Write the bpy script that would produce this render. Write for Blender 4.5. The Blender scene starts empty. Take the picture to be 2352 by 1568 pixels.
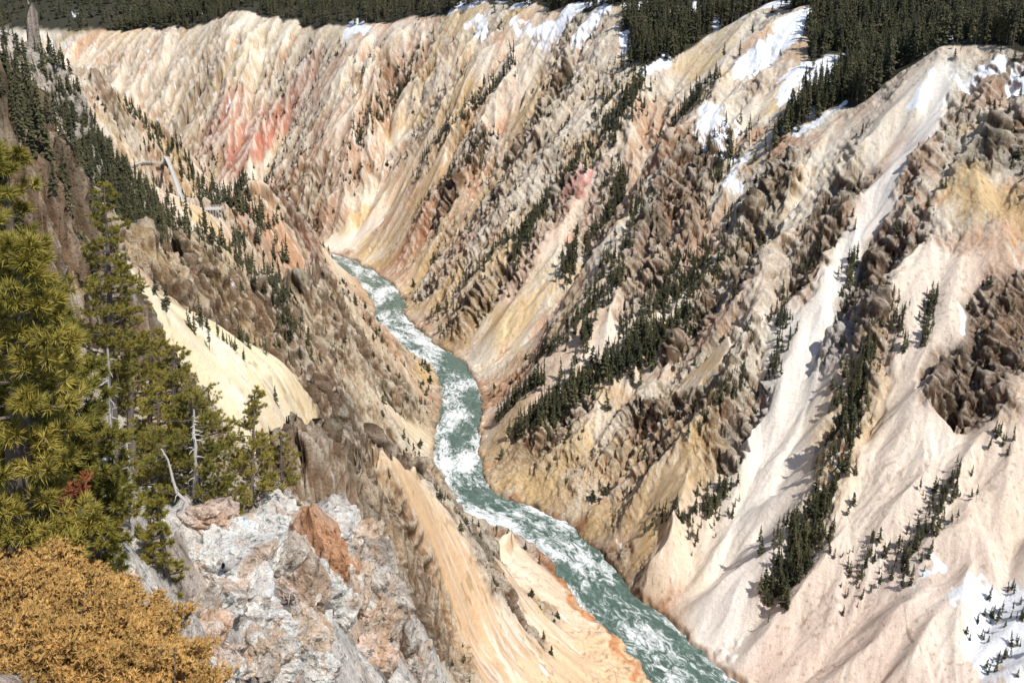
import bpy, math, numpy as np, time
from mathutils import Vector, Matrix
T0=time.time()
rng=np.random.default_rng(7)
f32=np.float32
scene=bpy.context.scene
# ------------------------------------------------------------------ camera
PITCH=math.radians(20); TH=0.516; TV=TH*682/1024
cam_d=bpy.data.cameras.new("camera"); cam=bpy.data.objects.new("camera",cam_d)
scene.collection.objects.link(cam); scene.camera=cam
cam.location=(0,0,0); cam.rotation_euler=(math.pi/2-PITCH,0,0)
cam_d.sensor_width=36; cam_d.lens=18/TH; cam_d.clip_start=0.1; cam_d.clip_end=20000
SP,CP=math.sin(PITCH),math.cos(PITCH)
def bearing(px,py):      # survey bearing from the overlook
    u=(px/1176.0-1)*TH; v=(1-py/784.0)*TV
    return np.array([u, CP+v*SP, -SP+v*CP])
def P(px,py,Y):
    d=bearing(px,py); return d*(Y/d[1])
def Pz(px,py,z):
    d=bearing(px,py); return d*(z/d[2])
# ------------------------------------------------------------------ noise
_tabs=[rng.random((256,256)).astype(f32)*2-1 for _ in range(8)]
def vnoise(x,y,seed=0):
    t=_tabs[seed%8]
    x=x+seed*37.31; y=y+seed*91.7
    xi=np.floor(x); yi=np.floor(y); fx=(x-xi).astype(f32); fy=(y-yi).astype(f32)
    xi=xi.astype(np.int32)&255; yi=yi.astype(np.int32)&255
    x1=(xi+1)&255; y1=(yi+1)&255
    ux=fx*fx*(3-2*fx); uy=fy*fy*(3-2*fy)
    a=t[xi,yi]; b=t[x1,yi]; c=t[xi,y1]; d=t[x1,y1]
    ab=a+(b-a)*ux; cd=c+(d-c)*ux
    return ab+(cd-ab)*uy
def fbm(x,y,lam,octv=4,seed=0,gain=.5):
    s=0;a=1;tot=0
    for o in range(octv):
        k=2.0**o/lam
        cs,sn=math.cos(o*1.3+.5),math.sin(o*1.3+.5)
        s=s+a*vnoise((x*cs-y*sn)*k,(x*sn+y*cs)*k,seed+o); tot+=a; a*=gain
    return s/tot
def sstep(a,b,x):
    t=np.clip((x-a)/(b-a),0,1); return t*t*(3-2*t)
# ------------------------------------------------------------------ control lines of the land
ctrl=[]
def line(pts,step=None):
    pts=[np.array(p,float) for p in pts]
    for a,b in zip(pts[:-1],pts[1:]):
        L=np.hypot(*(b-a)[:2]); m=max(1.5,0.03*abs((a[1]+b[1])/2)) if step is None else step
        n=max(1,int(L/m))
        for i in range(n): ctrl.append(a+(b-a)*i/n)
    ctrl.append(pts[-1])
WZ=-250.0
riv_px=[(1590,1568),(1500,1480),(1385,1370),(1310,1270),(1220,1200),(1110,1155),(1058,1090),(1052,1000),(1060,910),(1035,845),(965,795),(900,740),(890,690),(850,640),(775,600)]
riv=[np.array([330,60,WZ]),np.array([220,130,WZ]),np.array([140,205,WZ]),np.array([100,262,WZ])]+[Pz(x,y,WZ) for x,y in riv_px]+[np.array(p+(WZ,),float) for p in [(-235,985),(-330,1085),(-450,1180),(-650,1280),(-1000,1350)]]
riv=np.array(riv)
def catmull(p,n=8):
    out=[]
    q=np.vstack([2*p[0]-p[1],p,2*p[-1]-p[-2]])
    for i in range(1,len(q)-2):
        for k in range(n):
            t=k/n
            out.append(.5*((2*q[i])+(-q[i-1]+q[i+1])*t+(2*q[i-1]-5*q[i]+4*q[i+1]-q[i+2])*t*t+(-q[i-1]+3*q[i]-3*q[i+1]+q[i+2])*t**3))
    out.append(q[-2]); return np.array(out)
rivs=catmull(riv,8)
tan=np.gradient(rivs[:,:2],axis=0); tan/=np.linalg.norm(tan,axis=1)[:,None]
nrm=np.stack([-tan[:,1],tan[:,0]],1)
for s in (-1,0,1):
    pl=rivs.copy(); pl[:,:2]+=nrm*s*15; pl[:,2]=-251+abs(s)*2.5
    for q in pl[::3]: ctrl.append(q)
W=np.array
def bank(px,py): return Pz(px,py,-248)
walls=[
 (W([350,110,-248.]),W([480,330,-30.]),0),
 (W([190,190,-248.]),W([340,470,-32.]),4),
 (W([128,238,-248.]),P(2420,120,535),-5),
 (bank(1720,1575),P(2260,108,556),10),
 (bank(1620,1500),P(2150,112,569),-10),
 (bank(1440,1390),P(1950,240,590),13),
 (bank(1330,1245),P(1790,312,600),-9),
 (bank(1220,1155),P(1850,160,670),8),
 (bank(1120,1070),P(1740,22,800),18),
 (bank(1112,960),P(1640,70,820),-14),
 (bank(1085,850),P(1470,168,800),6),
 (bank(1005,800),P(1430,40,880),18),
 (bank(945,730),P(1290,12,980),-16),
 (bank(942,660),P(1130,10,1070),22),
 (bank(845,605),P(1000,30,1130),-18),
 (bank(755,570),P(800,64,1230),30),
 (W([-245,1010,-248.]),P(680,55,1320),-20),
 (W([-330,1115,-248.]),P(540,20,1420),30),
 (W([-450,1215,-248.]),P(450,60,1480),-14),
 (W([-650,1315,-248.]),P(200,75,1600),10),
 (W([-1000,1385,-248.]),P(-80,60,1750),0)]
for a,b,rel in walls:
    pts=[]
    for t in np.linspace(0,1,9):
        q=a+(b-a)*t; q[2]=a[2]+(b[2]-a[2])*t**1.04+rel*math.sin(math.pi*min(1,t*1.05))
        pts.append(q)
    line(pts,14)
rim=[P(-80,60,1750),P(200,75,1600),P(450,60,1480),P(540,20,1420),P(680,55,1320),P(800,64,1230),P(1000,30,1130),P(1130,10,1070),P(1290,12,980),P(1420,12,900),P(1470,168,800),P(1640,70,820),P(1740,22,800),P(1860,12,750),P(1850,160,670),P(1790,312,600),P(1950,240,590),P(2150,112,569),P(2260,108,556),P(2420,120,535),W([340,470,-32.]),W([480,330,-30.]),W([560,150,-25.])]
line(rim,16)
for p in [(235,650,-52),(290,640,-32),(320,700,-22),(260,780,-18),(160,900,-12),(250,950,0),(60,1080,-8),(-60,1250,-12),(-200,1380,-20),(-330,1520,-22),(-600,1700,-50),(400,640,-15),
          (500,900,10),(400,1300,35),(0,1500,25),(-250,1800,40),(-600,2100,40),(-1000,2300,120),(-1300,2800,300),(-700,2900,220),(0,2600,160),(800,2200,140),(1500,1500,90),(1200,700,40),(800,400,10),(2500,3000,350),(-2500,3500,500),(0,4500,450),(-1500,4500,600),(3500,4500,500),(900,0,0)]:
    ctrl.append(W(p,float))
# left (near) side spurs
line([P(100,880,115),P(300,930,130),P(480,1000,155),P(650,1000,185),P(760,975,215),P(870,1020,250),P(1010,1130,295),P(1090,1200,310),P(1170,1310,305),P(1210,1390,300)])      # spur B
line([P(930,1290,215),P(1000,1370,240),P(1100,1480,258),P(1300,1568,272)]); line([P(900,1400,190),P(1000,1530,215)])
line([P(1180,1240,380),P(1330,1420,345),P(1440,1550,318)])
line([P(200,740,170),P(360,775,205),P(520,805,240),P(660,850,275),P(760,905,305),P(830,975,335),P(900,1040,370),P(985,1090,440)])  # spur C
line([P(500,900,215),P(640,940,235)])
line([(-59,200,-98),(-47,262,-150),(-36,320,-196),(-32,400,-238)])          # gully B-C
line([P(250,540,280),P(300,548,310),P(400,572,350),P(520,612,400),P(640,668,450),P(700,640,500),P(760,638,560),P(840,700,605),P(880,780,640)])  # spur D/E
line([P(380,740,300),P(450,757,328),P(600,775,380),P(700,800,420)])
line([P(820,800,540),P(900,960,480)])
line([(-118,285,-108),(-100,305,-128),(-86,345,-158),(-72,400,-198),(-62,440,-232)])
line([(-172,390,-112),(-160,440,-142),(-150,500,-172),(-142,560,-200),(-135,640,-232)])  # gully D-F
line([P(100,250,430),P(160,290,450),P(280,380,520),P(400,450,570),P(500,482,600),P(590,485,660),P(640,450,700),P(690,510,780),P(740,588,915)]) # bench F
line([P(420,560,530),P(560,610,560)])
line([(-255,560,-120),(-250,660,-150),(-235,760,-190),(-230,860,-225)])
G=[(-30,60),(0,72),(14,92),(32,75),(46,112),(62,100),(74,135),(92,118),(100,108),(112,172),(122,165),(138,205)]
for i,(a,b) in enumerate(G): ctrl.append(P(a,b,440+i*3))
line([P(0,190,418),P(60,230,425),P(110,260,435)],6)
line([(-270,460,-60),(-262,520,-75)])
line([P(150,180,850),P(230,190,870),P(300,240,900),P(380,310,930),P(450,365,960)])
line([(-330,700,-120),(-300,800,-165),(-290,880,-215)])
line([(-420,980,-165),(-380,1060,-230)])
line([P(20,285,185),P(60,285,188),P(110,288,192),P(150,292,200),P(190,400,206),P(220,500,212),P(240,600,200)],5)   # cliff H
line([P(60,500,180),P(130,620,183),P(200,760,180)],6)
line([P(50,800,120),P(200,850,130)])
for p in [(-290,430,-30),(-330,600,-30),(-420,800,-40),(-550,1000,-40),(-800,1150,-60),(-150,200,-45),(-200,300,-75),(-125,250,-66),(-160,340,-88),(-150,120,-25),(-500,400,20),(-900,700,40),(-1500,1200,80),(-700,0,20),(-100,30,0),(-60,60,-12),(-80,100,-24)]:
    ctrl.append(W(p,float))
# foreground ground
fg=[(0,1568,4.3),(120,1568,4.4),(300,1568,4.8),(0,1400,6),(250,1420,6.4),(60,1280,19),(150,1260,20),(265,1120,28),(340,1110,30),(450,1120,33),(600,1150,35),(370,1330,14),(450,1290,19),(560,1210,29),(650,1190,33),(740,1185,35),(820,1200,37),(880,1260,38),(900,1350,36),(960,1470,34),(700,1400,21),(760,1310,27),(600,1340,21),(550,1510,13),(800,1510,23),(950,1568,27),(450,1568,9.5),(700,1568,16),(0,1100,27),(0,900,45)]
for a in fg: ctrl.append(P(*a))
for p in [(0,0,-1.8),(-3,0,-1.8),(0,-40,0),(2,3,-4),(2,6,-9),(-1,10,-15),(0,14,-21),(4,20,-34),(2,36,-46),(-4,44,-46),(-12,46,-36),(-22,50,-34),(6,3,-8),(12,8,-20),(20,0,-20),(10,60,-85),(-15,90,-85),(-35,100,-62),(40,120,-160),(0,150,-140),(60,60,-120),(60,-20,-40),(200,0,-200),(120,120,-215),(40,200,-215),(0,200,-175),(70,240,-246),(-40,70,-50),(-8,3,-2.2),(-20,10,-4)]:
    ctrl.append(W(p,float))
C=[]
for p in ctrl:
    md=max(0.8,0.012*math.hypot(p[0],p[1]))
    if all((p[0]-q[0])**2+(p[1]-q[1])**2>md*md for q in C): C.append(p)
C=np.array(C); n=len(C)
D=np.hypot(C[:,None,0]-C[None,:,0],C[:,None,1]-C[None,:,1])
A=np.zeros((n+1,n+1)); A[:n,:n]=-D; A[:n,n]=1; A[n,:n]=1
wt=np.linalg.solve(A,np.append(C[:,2],0))
# ------------------------------------------------------------------ polar height sheet
NA=1561
Rs=np.concatenate([np.geomspace(2.2,60,320,endpoint=False),np.geomspace(60,240,260,endpoint=False),np.geomspace(240,1150,1260,endpoint=False),np.geomspace(1150,1700,150,endpoint=False),np.geomspace(1700,5000,100)])
NR=len(Rs)
PH=np.radians(np.linspace(-41,41,NA))
ci=np.arange(0,NR,4); ci=np.append(ci,NR-1) if ci[-1]!=NR-1 else ci
cj=np.arange(0,NA,5)
rc=Rs[ci]; pc=PH[cj]
cx=(rc[:,None]*np.sin(pc)[None]); cy=(rc[:,None]*np.cos(pc)[None])
Hc=np.zeros(cx.size); fx=cx.ravel(); fy=cy.ravel()
for s in range(0,len(fx),8000):
    d=np.hypot(fx[s:s+8000,None]-C[None,:,0],fy[s:s+8000,None]-C[None,:,1])
    Hc[s:s+8000]=-d@wt[:n]+wt[n]
Hc=Hc.reshape(cx.shape)
tmp=np.empty((NR,len(cj)))
for k in range(len(cj)): tmp[:,k]=np.interp(np.arange(NR),ci,Hc[:,k])
H=np.empty((NR,NA))
for k in range(NR): H[k]=np.interp(np.arange(NA),cj,tmp[k])
def blur(a,n):
    for _ in range(n):
        b=a.copy(); b[1:-1]=(a[:-2]+2*a[1:-1]+a[2:])/4; a=b.copy()
        a[:,1:-1]=(b[:,:-2]+2*b[:,1:-1]+b[:,2:])/4
    return a
H=blur(H,10).astype(f32)
X=(Rs[:,None]*np.sin(PH)[None]).astype(f32); Y=(Rs[:,None]*np.cos(PH)[None]).astype(f32)
R2=np.broadcast_to(Rs[:,None],X.shape).astype(f32)
sph=np.sin(PH)[None].astype(f32); cph=np.cos(PH)[None].astype(f32)
def grad(Z):
    dr=np.gradient(Z,Rs,axis=0); da=np.gradient(Z,PH[1]-PH[0],axis=1)/Rs[:,None]
    return (dr*sph+da*cph).astype(f32),(dr*cph-da*sph).astype(f32)
print("rbf",n,time.time()-T0)
def seg_dist(pts,x,y,rad):
    out=np.full(x.shape,1e6,f32)
    for a,b in zip(pts[:-1],pts[1:]):
        m=(x>min(a[0],b[0])-rad)&(x<max(a[0],b[0])+rad)&(y>min(a[1],b[1])-rad)&(y<max(a[1],b[1])+rad)
        if not m.any(): continue
        xx=x[m];yy=y[m]; dx,dy=b[0]-a[0],b[1]-a[1]; L=dx*dx+dy*dy+1e-9
        t=np.clip(((xx-a[0])*dx+(yy-a[1])*dy)/L,0,1)
        out[m]=np.minimum(out[m],np.hypot(xx-a[0]-t*dx,yy-a[1]-t*dy))
    return out
driv=seg_dist(rivs,X,Y,60)
rivfade=sstep(8,40,driv).astype(f32)
rimfade=(.25+.75*sstep(4,38,seg_dist(rim,X,Y,50))).astype(f32)
near=(1-sstep(42,85,R2)).astype(f32)
def inpoly(x,y,poly):
    r=np.zeros(x.shape,bool); j=len(poly)-1
    for i in range(len(poly)):
        xi,yi=poly[i][:2]; xj,yj=poly[j][:2]
        c=((yi>y)!=(yj>y))&(x<(xj-xi)*(y-yi)/(yj-yi+1e-9)+xi); r^=c; j=i
    return r
plat_poly=[p[:2] for p in rim]+[(4000,150),(4500,6000),(-5000,6000),(-5000,1900)]
wx=X+6*vnoise(X/14,Y/14,1); wy=Y+6*vnoise(X/14,Y/14,2)
plat=inpoly(wx,wy,plat_poly)
plat_left=inpoly(wx,wy,[(-240,140),(-290,330),(-330,440),(-400,640),(-520,860),(-660,1040),(-1000,1200),(-5000,1800),(-5000,100)])
forest=(plat|plat_left)
fs=blur(forest.astype(f32),8)
def erosion(gx,gy,lams,amps,mask,sharp=.6,o0=0):
    e=np.zeros_like(gx); ex=np.zeros_like(gx); ey=np.zeros_like(gx)
    for o,(lam,a) in enumerate(zip(lams,amps)):
        sh=sharp[o] if isinstance(sharp,(list,tuple)) else sharp
        mk=mask[o] if isinstance(mask,(list,tuple)) else mask
        o=o+o0
        tx=gx+ex*.9; ty=gy+ey*.9; g=np.hypot(tx,ty)+1e-4
        k=np.minimum(1,g/.35)/g; dx=ty*k; dy=-tx*k
        px=X/lam+o*13.7; py=Y/lam+o*5.1
        ix=np.floor(px); iy=np.floor(py); fx=px-ix; fy=py-iy
        ix=ix.astype(np.int32); iy=iy.astype(np.int32)
        va=np.zeros_like(gx); vx=np.zeros_like(gx); vw=np.zeros_like(gx)
        for i in (-1,0,1):
            for j in (-1,0,1):
                hx=_tabs[o%8][(ix+i)&255,(iy+j)&255]*.4+.5; hy=_tabs[(o+3)%8][(ix+i)&255,(iy+j)&255]*.4+.5
                qx=fx-i-hx; qy=fy-j-hy
                w=np.exp(-(qx*qx+qy*qy)*2.2)
                m=(qx*dx+qy*dy)*6.2832
                va+=np.cos(m)*w; vx-=np.sin(m)*w; vw+=w
        va/=vw; vx/=vw
        vs=1-2.0*np.sqrt(np.clip((1-va)*.5,0,1)+.004)
        va=va*(1-sh)+(vs*1.25+.2)*sh
        am=a*mk
        e+=va*am; ex+=vx*dx*am*6.2832/lam; ey+=vx*dy*am*6.2832/lam
    return e,ex,ey
gx,gy=grad(H)
ry_=rivs[::-1,1]; so_=np.argsort(ry_)
leftside=((X<np.interp(Y,ry_[so_],rivs[::-1,0][so_]))&(Y<930)).astype(f32)
farw=sstep(850,1150,R2)
def hq(x,y):
    x=np.asarray(x,float); y=np.asarray(y,float)
    fj=np.clip((np.arctan2(x,y)-PH[0])/(PH[1]-PH[0]),0,NA-1.001); fi=np.clip(np.interp(np.hypot(x,y),Rs,np.arange(NR)),0,NR-1.001)
    i=fi.astype(int); j=fj.astype(int); a=fi-i; b=fj-j
    return (Zcur[i,j]*(1-a)*(1-b)+Zcur[i+1,j]*a*(1-b)+Zcur[i,j+1]*(1-a)*b+Zcur[i+1,j+1]*a*b)
TT=np.geomspace(3,4000,2600)
def hit(px,py):
    d=bearing(px,py); d=d/math.hypot(d[0],d[1])
    z=hq(d[0]*TT,d[1]*TT); below=z>d[2]*TT
    k=int(np.argmax(below)) if below.any() else len(TT)-1
    t=TT[k]; return np.array([d[0]*t,d[1]*t,z[k]])
Zcur=H
def wpts(pl): return [hit(*p) for p in pl]
rock=(0.38+0.62*fbm(X,Y,60,3,4)+0.25*fbm(X,Y,18,2,1)+.16*leftside).astype(f32)
wx2=X+(5*vnoise(X/11,Y/11,5)+1.6*vnoise(X/3.3,Y/3.3,3)).astype(f32); wy2=Y+(5*vnoise(X/11,Y/11,6)+1.6*vnoise(X/3.3,Y/3.3,1)).astype(f32)
def apply_stroke(pl,w,strength=1.0,soft=.5):
    pts=wpts(pl)
    if len(pts)==1: pts=[pts[0],pts[0]+0.1]
    d=seg_dist(pts,wx2,wy2,w*1.7+4)
    return ((1-sstep(w*(1-soft),w*(1+soft),d))*strength).astype(f32)
scree=[([(1650,1440),(1780,1050),(1880,780)],19),([(1880,780),(1960,560),(2050,400),(2150,240)],8),
 ([(2270,1450),(2320,1000)],45),([(1930,1420),(2060,1100),(2150,800),(2160,650)],17),([(1800,1520),(2300,1540)],32),
 ([(1340,400),(1270,520),(1170,660)],10),([(1240,900),(1400,720),(1520,560)],11),([(1120,960),(1250,830)],9),
 ([(1000,1380),(1250,1500),(1430,1550)],30),([(1170,1245),(1330,1420)],12),([(430,830),(600,900),(700,960)],15),([(760,570),(860,500)],12),([(1480,1330),(1620,1180)],7),
 ([(860,590),(950,470),(1000,380)],8),([(1530,950),(1640,800)],6),([(2050,330),(2130,200)],14),([(300,400),(370,450),(480,500)],14),([(740,580),(830,560)],10)]
screem=np.zeros_like(rock)
for pl,w in scree:
    m=apply_stroke(pl,w); rock=rock*(1-m)+(-.25)*m; screem=np.maximum(screem,m)
crag=[([(2240,880),(2330,720)],18),([(1940,800),(2000,640),(2080,520)],11),([(1480,640),(1540,480),(1600,340)],18),([(1230,1010),(1330,930)],10),([(700,1040),(800,1100),(900,1200),(960,1290)],18),([(760,985),(900,1050),(1000,1120),(1090,1230),(1190,1370)],11),
 ([(630,450),(700,560)],14),([(1030,760),(1180,620),(1300,420)],13),([(300,580),(420,640),(600,700)],18),([(700,720),(820,800),(940,930)],20),([(1340,1240),(1450,1350)],7),([(60,350),(180,600)],22),([(20,70),(110,150)],18),([(1700,650),(1760,480),(1800,380)],10),
 ([(1560,800),(1640,700),(1700,560)],10),([(1450,960),(1600,900)],8),([(1000,500),(1100,330)],11),([(1200,330),(1300,160)],11),([(2230,350),(2320,300)],10),([(1850,560),(1930,430)],10),([(1690,1000),(1740,880)],8)]
for pl,w in crag:
    m=apply_stroke(pl,w); rock=rock*(1-m)+(.95+.3*vnoise(X/9,Y/9,4))*m
rock=np.clip(rock,0,1.25).astype(f32)
emask=rivfade*rimfade*(1-near)*(1-.9*fs)*sstep(60,200,R2)*(0.65+0.5*sstep(-.4,.4,fbm(X,Y,130,2,3)))*(1+.15*leftside)*(1+.5*farw)
emask=emask.astype(f32); rsm=np.clip(rock*1.3,0,1); am_=(.65+.6*sstep(-.5,.5,fbm(X,Y,28,2,5)))
m1=emask*(.42+.58*rsm); m2=emask*(.16+.84*rsm)*am_
e,ex,ey=erosion(gx,gy,[64,33,17,8.5,4.3,2.4],[10.5,8.4,5.2,2.5,1.25,.6],[m1,m1,m1,m2,m2,m2],[.65,.65,.65,.6,.5,.4])
e=np.where(e>6,6+(e-6)*.45,e).astype(f32)
streak,_,_=erosion(gx+ex,gy+ey,[5.5,2.2],[1,.7],np.ones_like(e),.2,3)
print("erosion",time.time()-T0)
sl=np.hypot(gx,gy)
Z0=H+e
def c3(lam,q):
    cs,sn=math.cos(lam),math.sin(lam); x=X+Z0*q*.6; y=Y-Z0*q*.5
    return (x*cs-y*sn)/lam,(x*sn+y*cs)/lam
def rid3(lam,seed,q=.75): return 1-2.2*np.abs(vnoise(*c3(lam,q),seed))
def fac(lam,seed,q=.75):
    a=vnoise(*c3(lam,q),seed)*3; f=np.floor(a); return (f+sstep(.35,.65,a-f))/1.6
def ridged(lam,seed):
    cs,sn=math.cos(lam),math.sin(lam)
    return 1-2*np.abs(vnoise((X*cs-Y*sn)/lam,(X*sn+Y*cs)/lam,seed))
n2=fbm(X,Y,16,3,4); n3=fbm(X+.5*Z0,Y-.4*Z0,4,3,2)
rk=np.clip(rock,0.0,1.2)**1.2
dampn=(.25+.75*sstep(120,420,R2))
big=(1.4*rid3(13,6)+1.2*fac(8,2,1.3))*dampn
wA=fbm(X+.5*e,Y,24,4,6)+.50*rock-.18
big=big+blur((sstep(.34,.42,wA)*1.5+sstep(.52,.58,wA+.1*n3)*1.5).astype(f32),1)*sstep(-.05,.35,rock)*dampn
dis=(big+1.2*rid3(5.2,3,1.3)*(.5+.5*dampn)+1.0*fac(3.4,4,1.6)+.9*rid3(2.5,5,1.4)+.6*rid3(1.5,2,1.4)+.35*rid3(.9,1,1.4))*rk*(.4+.6*sstep(.2,.7,sl))
dis=(dis*(1-near)*(1-fs)*(.35+.65*rivfade)*(.5+.5*rimfade)).astype(f32)
nr=(.8*ridged(7,2)+.6*ridged(3.1,3)+.4*ridged(1.3,4)+.2*ridged(.6,5)+.1*ridged(.27,6))*near*sstep(6,16,R2)
Z=Z0+nr.astype(f32)+(fs*(1-near)*2.0*vnoise(X/25,Y/25,2)).astype(f32)
lz=Z+3.5*vnoise(X/30,Y/30,3); per=8.0
ph=(lz/per)-np.floor(lz/per)
Z=Z+((sstep(.25,.75,ph)-ph)*per*.40*np.clip(rock-.3,0,1)*(1-near)*(1-fs)*rivfade*(.3+.7*sstep(150,420,R2))).astype(f32)
bw=12.5+2.2*vnoise(X/25,Y/25,4)+1.6*vnoise(X/6,Y/6,5)+.7*vnoise(X/2,Y/2,6)
k=sstep(-2.5,1.5,driv-bw)
Z=np.where(driv<60,np.maximum(Z,-249.2+np.clip(driv-bw,0,40)*.35+1.2*vnoise(X/4,Y/4,2)+.6*vnoise(X/1.5,Y/1.5,3)),Z)
Z=(Z*k+(-254)*(1-k)).astype(f32)
dis*=sstep(2,9,driv-bw).astype(f32)
bx,by=grad(blur(Z0,14)); nz_=1/np.sqrt(1+bx*bx+by*by)
VX=X-bx*nz_*dis; VY=Y-by*nz_*dis; VZ=Z+nz_*dis
Zcur=Z+dis/nz_*.85
print("Z",time.time()-T0)
# ------------------------------------------------------------------ colours
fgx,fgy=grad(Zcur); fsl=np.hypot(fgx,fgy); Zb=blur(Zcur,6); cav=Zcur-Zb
n1=fbm(X,Y,90,3,1); n4=fbm(X,Y,35,3,6)
def col(r,g,b): return np.array([r,g,b],f32)
def mix(a,b,m): return a*(1-m[...,None])+b*m[...,None]
Cc=mix(np.broadcast_to(col(.64,.46,.29),Z.shape+(3,)),col(.82,.72,.57),sstep(-.40,.22,n1+.6*n2))
Cc=mix(Cc,col(.72,.50,.22),.65*sstep(.02,.35,n4+.2*n3))
Cc=mix(Cc,col(.56,.29,.16),.65*sstep(.08,.40,-n4+.3*n3))
Cc=mix(Cc,col(.52,.44,.36),.30*sstep(.2,.5,fbm(X,Y,50,3,2)+.2*n3))
paint=[
 ([(420,130),(560,90),(700,120)],70,(.74,.62,.44),.7),([(230,150),(380,200)],60,(.62,.48,.34),.7),
 ([(540,380),(600,290),(700,160)],22,(.42,.20,.14),.85),([(470,340),(520,260)],26,(.48,.24,.17),.85),([(600,340),(650,270)],10,(.64,.25,.16),.85),([(520,370),(560,300)],9,(.62,.26,.17),.8),([(560,250),(640,130)],12,(.54,.37,.25),.6),
 ([(720,520),(820,350),(900,200)],24,(.48,.29,.18),.75),([(880,600),(980,430),(1080,250)],20,(.62,.42,.22),.8),([(900,620),(970,490)],10,(.52,.23,.11),.85),([(620,430),(740,300)],16,(.42,.22,.15),.7),
 ([(760,575),(870,500)],12,(.84,.69,.52),.9),
 ([(1010,640),(1150,480),(1250,330)],14,(.46,.30,.18),.55),([(1150,500),(1290,250),(1320,60)],20,(.78,.68,.53),.65),([(1150,200),(1200,110)],20,(.76,.68,.56),.6),
 ([(1345,390),(1300,470)],8,(.76,.36,.30),.95),([(1300,490),(1170,660)],10,(.80,.58,.43),.9),
 ([(1480,640),(1540,480),(1600,330)],18,(.40,.24,.15),.7),([(1240,900),(1400,720),(1520,560)],11,(.79,.59,.43),.9),([(1120,960),(1250,830)],10,(.79,.60,.44),.85),
 ([(1430,420),(1390,500)],6,(.80,.66,.54),.8),([(1700,300),(1640,200),(1720,120)],14,(.76,.64,.50),.6),
 ([(2000,300),(2100,180),(2150,130)],22,(.80,.70,.56),.8),([(2260,300),(2352,330)],14,(.56,.49,.41),.7),([(2230,430),(2340,480)],13,(.66,.45,.21),.8),
 ([(2270,1450),(2320,1000)],48,(.80,.65,.52),.9),([(1930,1420),(2060,1100),(2150,800),(2160,650)],18,(.84,.71,.58),.9),([(1800,1520),(2300,1540)],34,(.78,.62,.51),.85),
 ([(2240,890),(2330,720)],17,(.30,.19,.12),.9),([(1940,800),(2000,640),(2080,520)],10,(.36,.23,.15),.8),
 ([(1700,900),(1760,620)],16,(.82,.73,.59),.7),([(1530,950),(1400,1060),(1300,1150)],12,(.77,.56,.33),.7),([(1480,1330),(1620,1180)],9,(.80,.64,.48),.85),
 ([(1180,1170),(1330,1230)],4,(.5,.25,.11),.8),([(1200,1030),(1330,940)],12,(.56,.40,.24),.7),
 ([(700,1040),(800,1100),(900,1200),(960,1290)],20,(.50,.38,.27),.65),([(760,985),(900,1050),(1000,1120),(1090,1230),(1190,1370)],10,(.33,.23,.16),.75),([(1000,1380),(1250,1500),(1430,1550)],32,(.80,.57,.35),.9),
 ([(1000,1400),(1200,1460)],5,(.50,.32,.19),.6),([(1170,1245),(1330,1420)],13,(.85,.65,.46),.9),([(1250,1275),(1350,1415),(1470,1545)],2.0,(.58,.24,.09),.85),
 ([(430,830),(600,900),(700,960)],22,(.87,.74,.48),.9),([(330,600),(450,640),(620,700)],22,(.78,.58,.32),.8),([(740,740),(850,850),(950,960)],34,(.83,.68,.46),.8),
 ([(620,430),(690,520),(720,600)],13,(.36,.16,.12),.85),([(60,350),(180,620)],24,(.80,.57,.38),.8),([(310,400),(360,440)],12,(.74,.56,.39),.85)]
for pl,w,c,s in paint:
    Cc=mix(Cc,col(*c),apply_stroke(pl,w,s,.6))
Cc*=(1+.16*streak*(1-.6*screem)+.08*n3)[...,None]
Cc=mix(Cc,col(.64,.29,.11),.55*sstep(.25,.8,streak*.45+n2*1.3)*(1-near)*(1-screem))
Cc=mix(Cc,col(.90,.83,.70),.60*sstep(.30,.85,-streak*.5+fbm(X,Y,22,2,7)*1.3)*(1-near))
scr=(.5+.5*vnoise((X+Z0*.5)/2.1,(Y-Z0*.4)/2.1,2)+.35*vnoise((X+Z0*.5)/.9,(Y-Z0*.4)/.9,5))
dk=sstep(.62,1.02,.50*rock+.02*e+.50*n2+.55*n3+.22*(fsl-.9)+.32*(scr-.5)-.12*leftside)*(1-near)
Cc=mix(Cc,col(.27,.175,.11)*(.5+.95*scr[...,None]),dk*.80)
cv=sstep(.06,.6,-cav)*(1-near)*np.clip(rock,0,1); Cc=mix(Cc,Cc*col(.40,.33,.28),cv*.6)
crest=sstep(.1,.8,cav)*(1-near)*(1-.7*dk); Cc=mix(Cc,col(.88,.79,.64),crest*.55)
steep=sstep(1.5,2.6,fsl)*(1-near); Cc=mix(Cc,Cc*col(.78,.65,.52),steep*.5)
Cc=mix(Cc,col(.15,.135,.08),.5*sstep(.25,.48,fbm(X,Y,9,3,7)+.25*n1+.2*n3)*np.clip(rock,0,1)*(1-near))
spk=sstep(.58,.75,vnoise(X/1.2,Y/1.2,6)+.35*n2); Cc=mix(Cc,Cc*col(.5,.45,.38),spk*.55*(1-near))
for pl,w,c,s in [([(1650,1440),(1780,1050),(1880,780)],17,(.87,.81,.73),.85),([(1880,780),(1960,560),(2050,400),(2200,170)],8,(.88,.82,.73),.85),([(-20,70),(30,80),(120,170)],28,(.80,.71,.60),.7),([(760,575),(850,520)],8,(.85,.74,.60),.7)]:
    Cc=mix(Cc,col(*c),apply_stroke(pl,w,s,.6))
fgc=mix(np.broadcast_to(col(.80,.73,.64),Z.shape+(3,)),col(.62,.44,.31),sstep(.05,.5,fbm(X,Y,3,4,2)))
fgc=mix(fgc,col(.16,.12,.10),sstep(.2,.5,fbm(X,Y,1.0,3,5))*.7)
Cc=mix(Cc,fgc,near)
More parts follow.
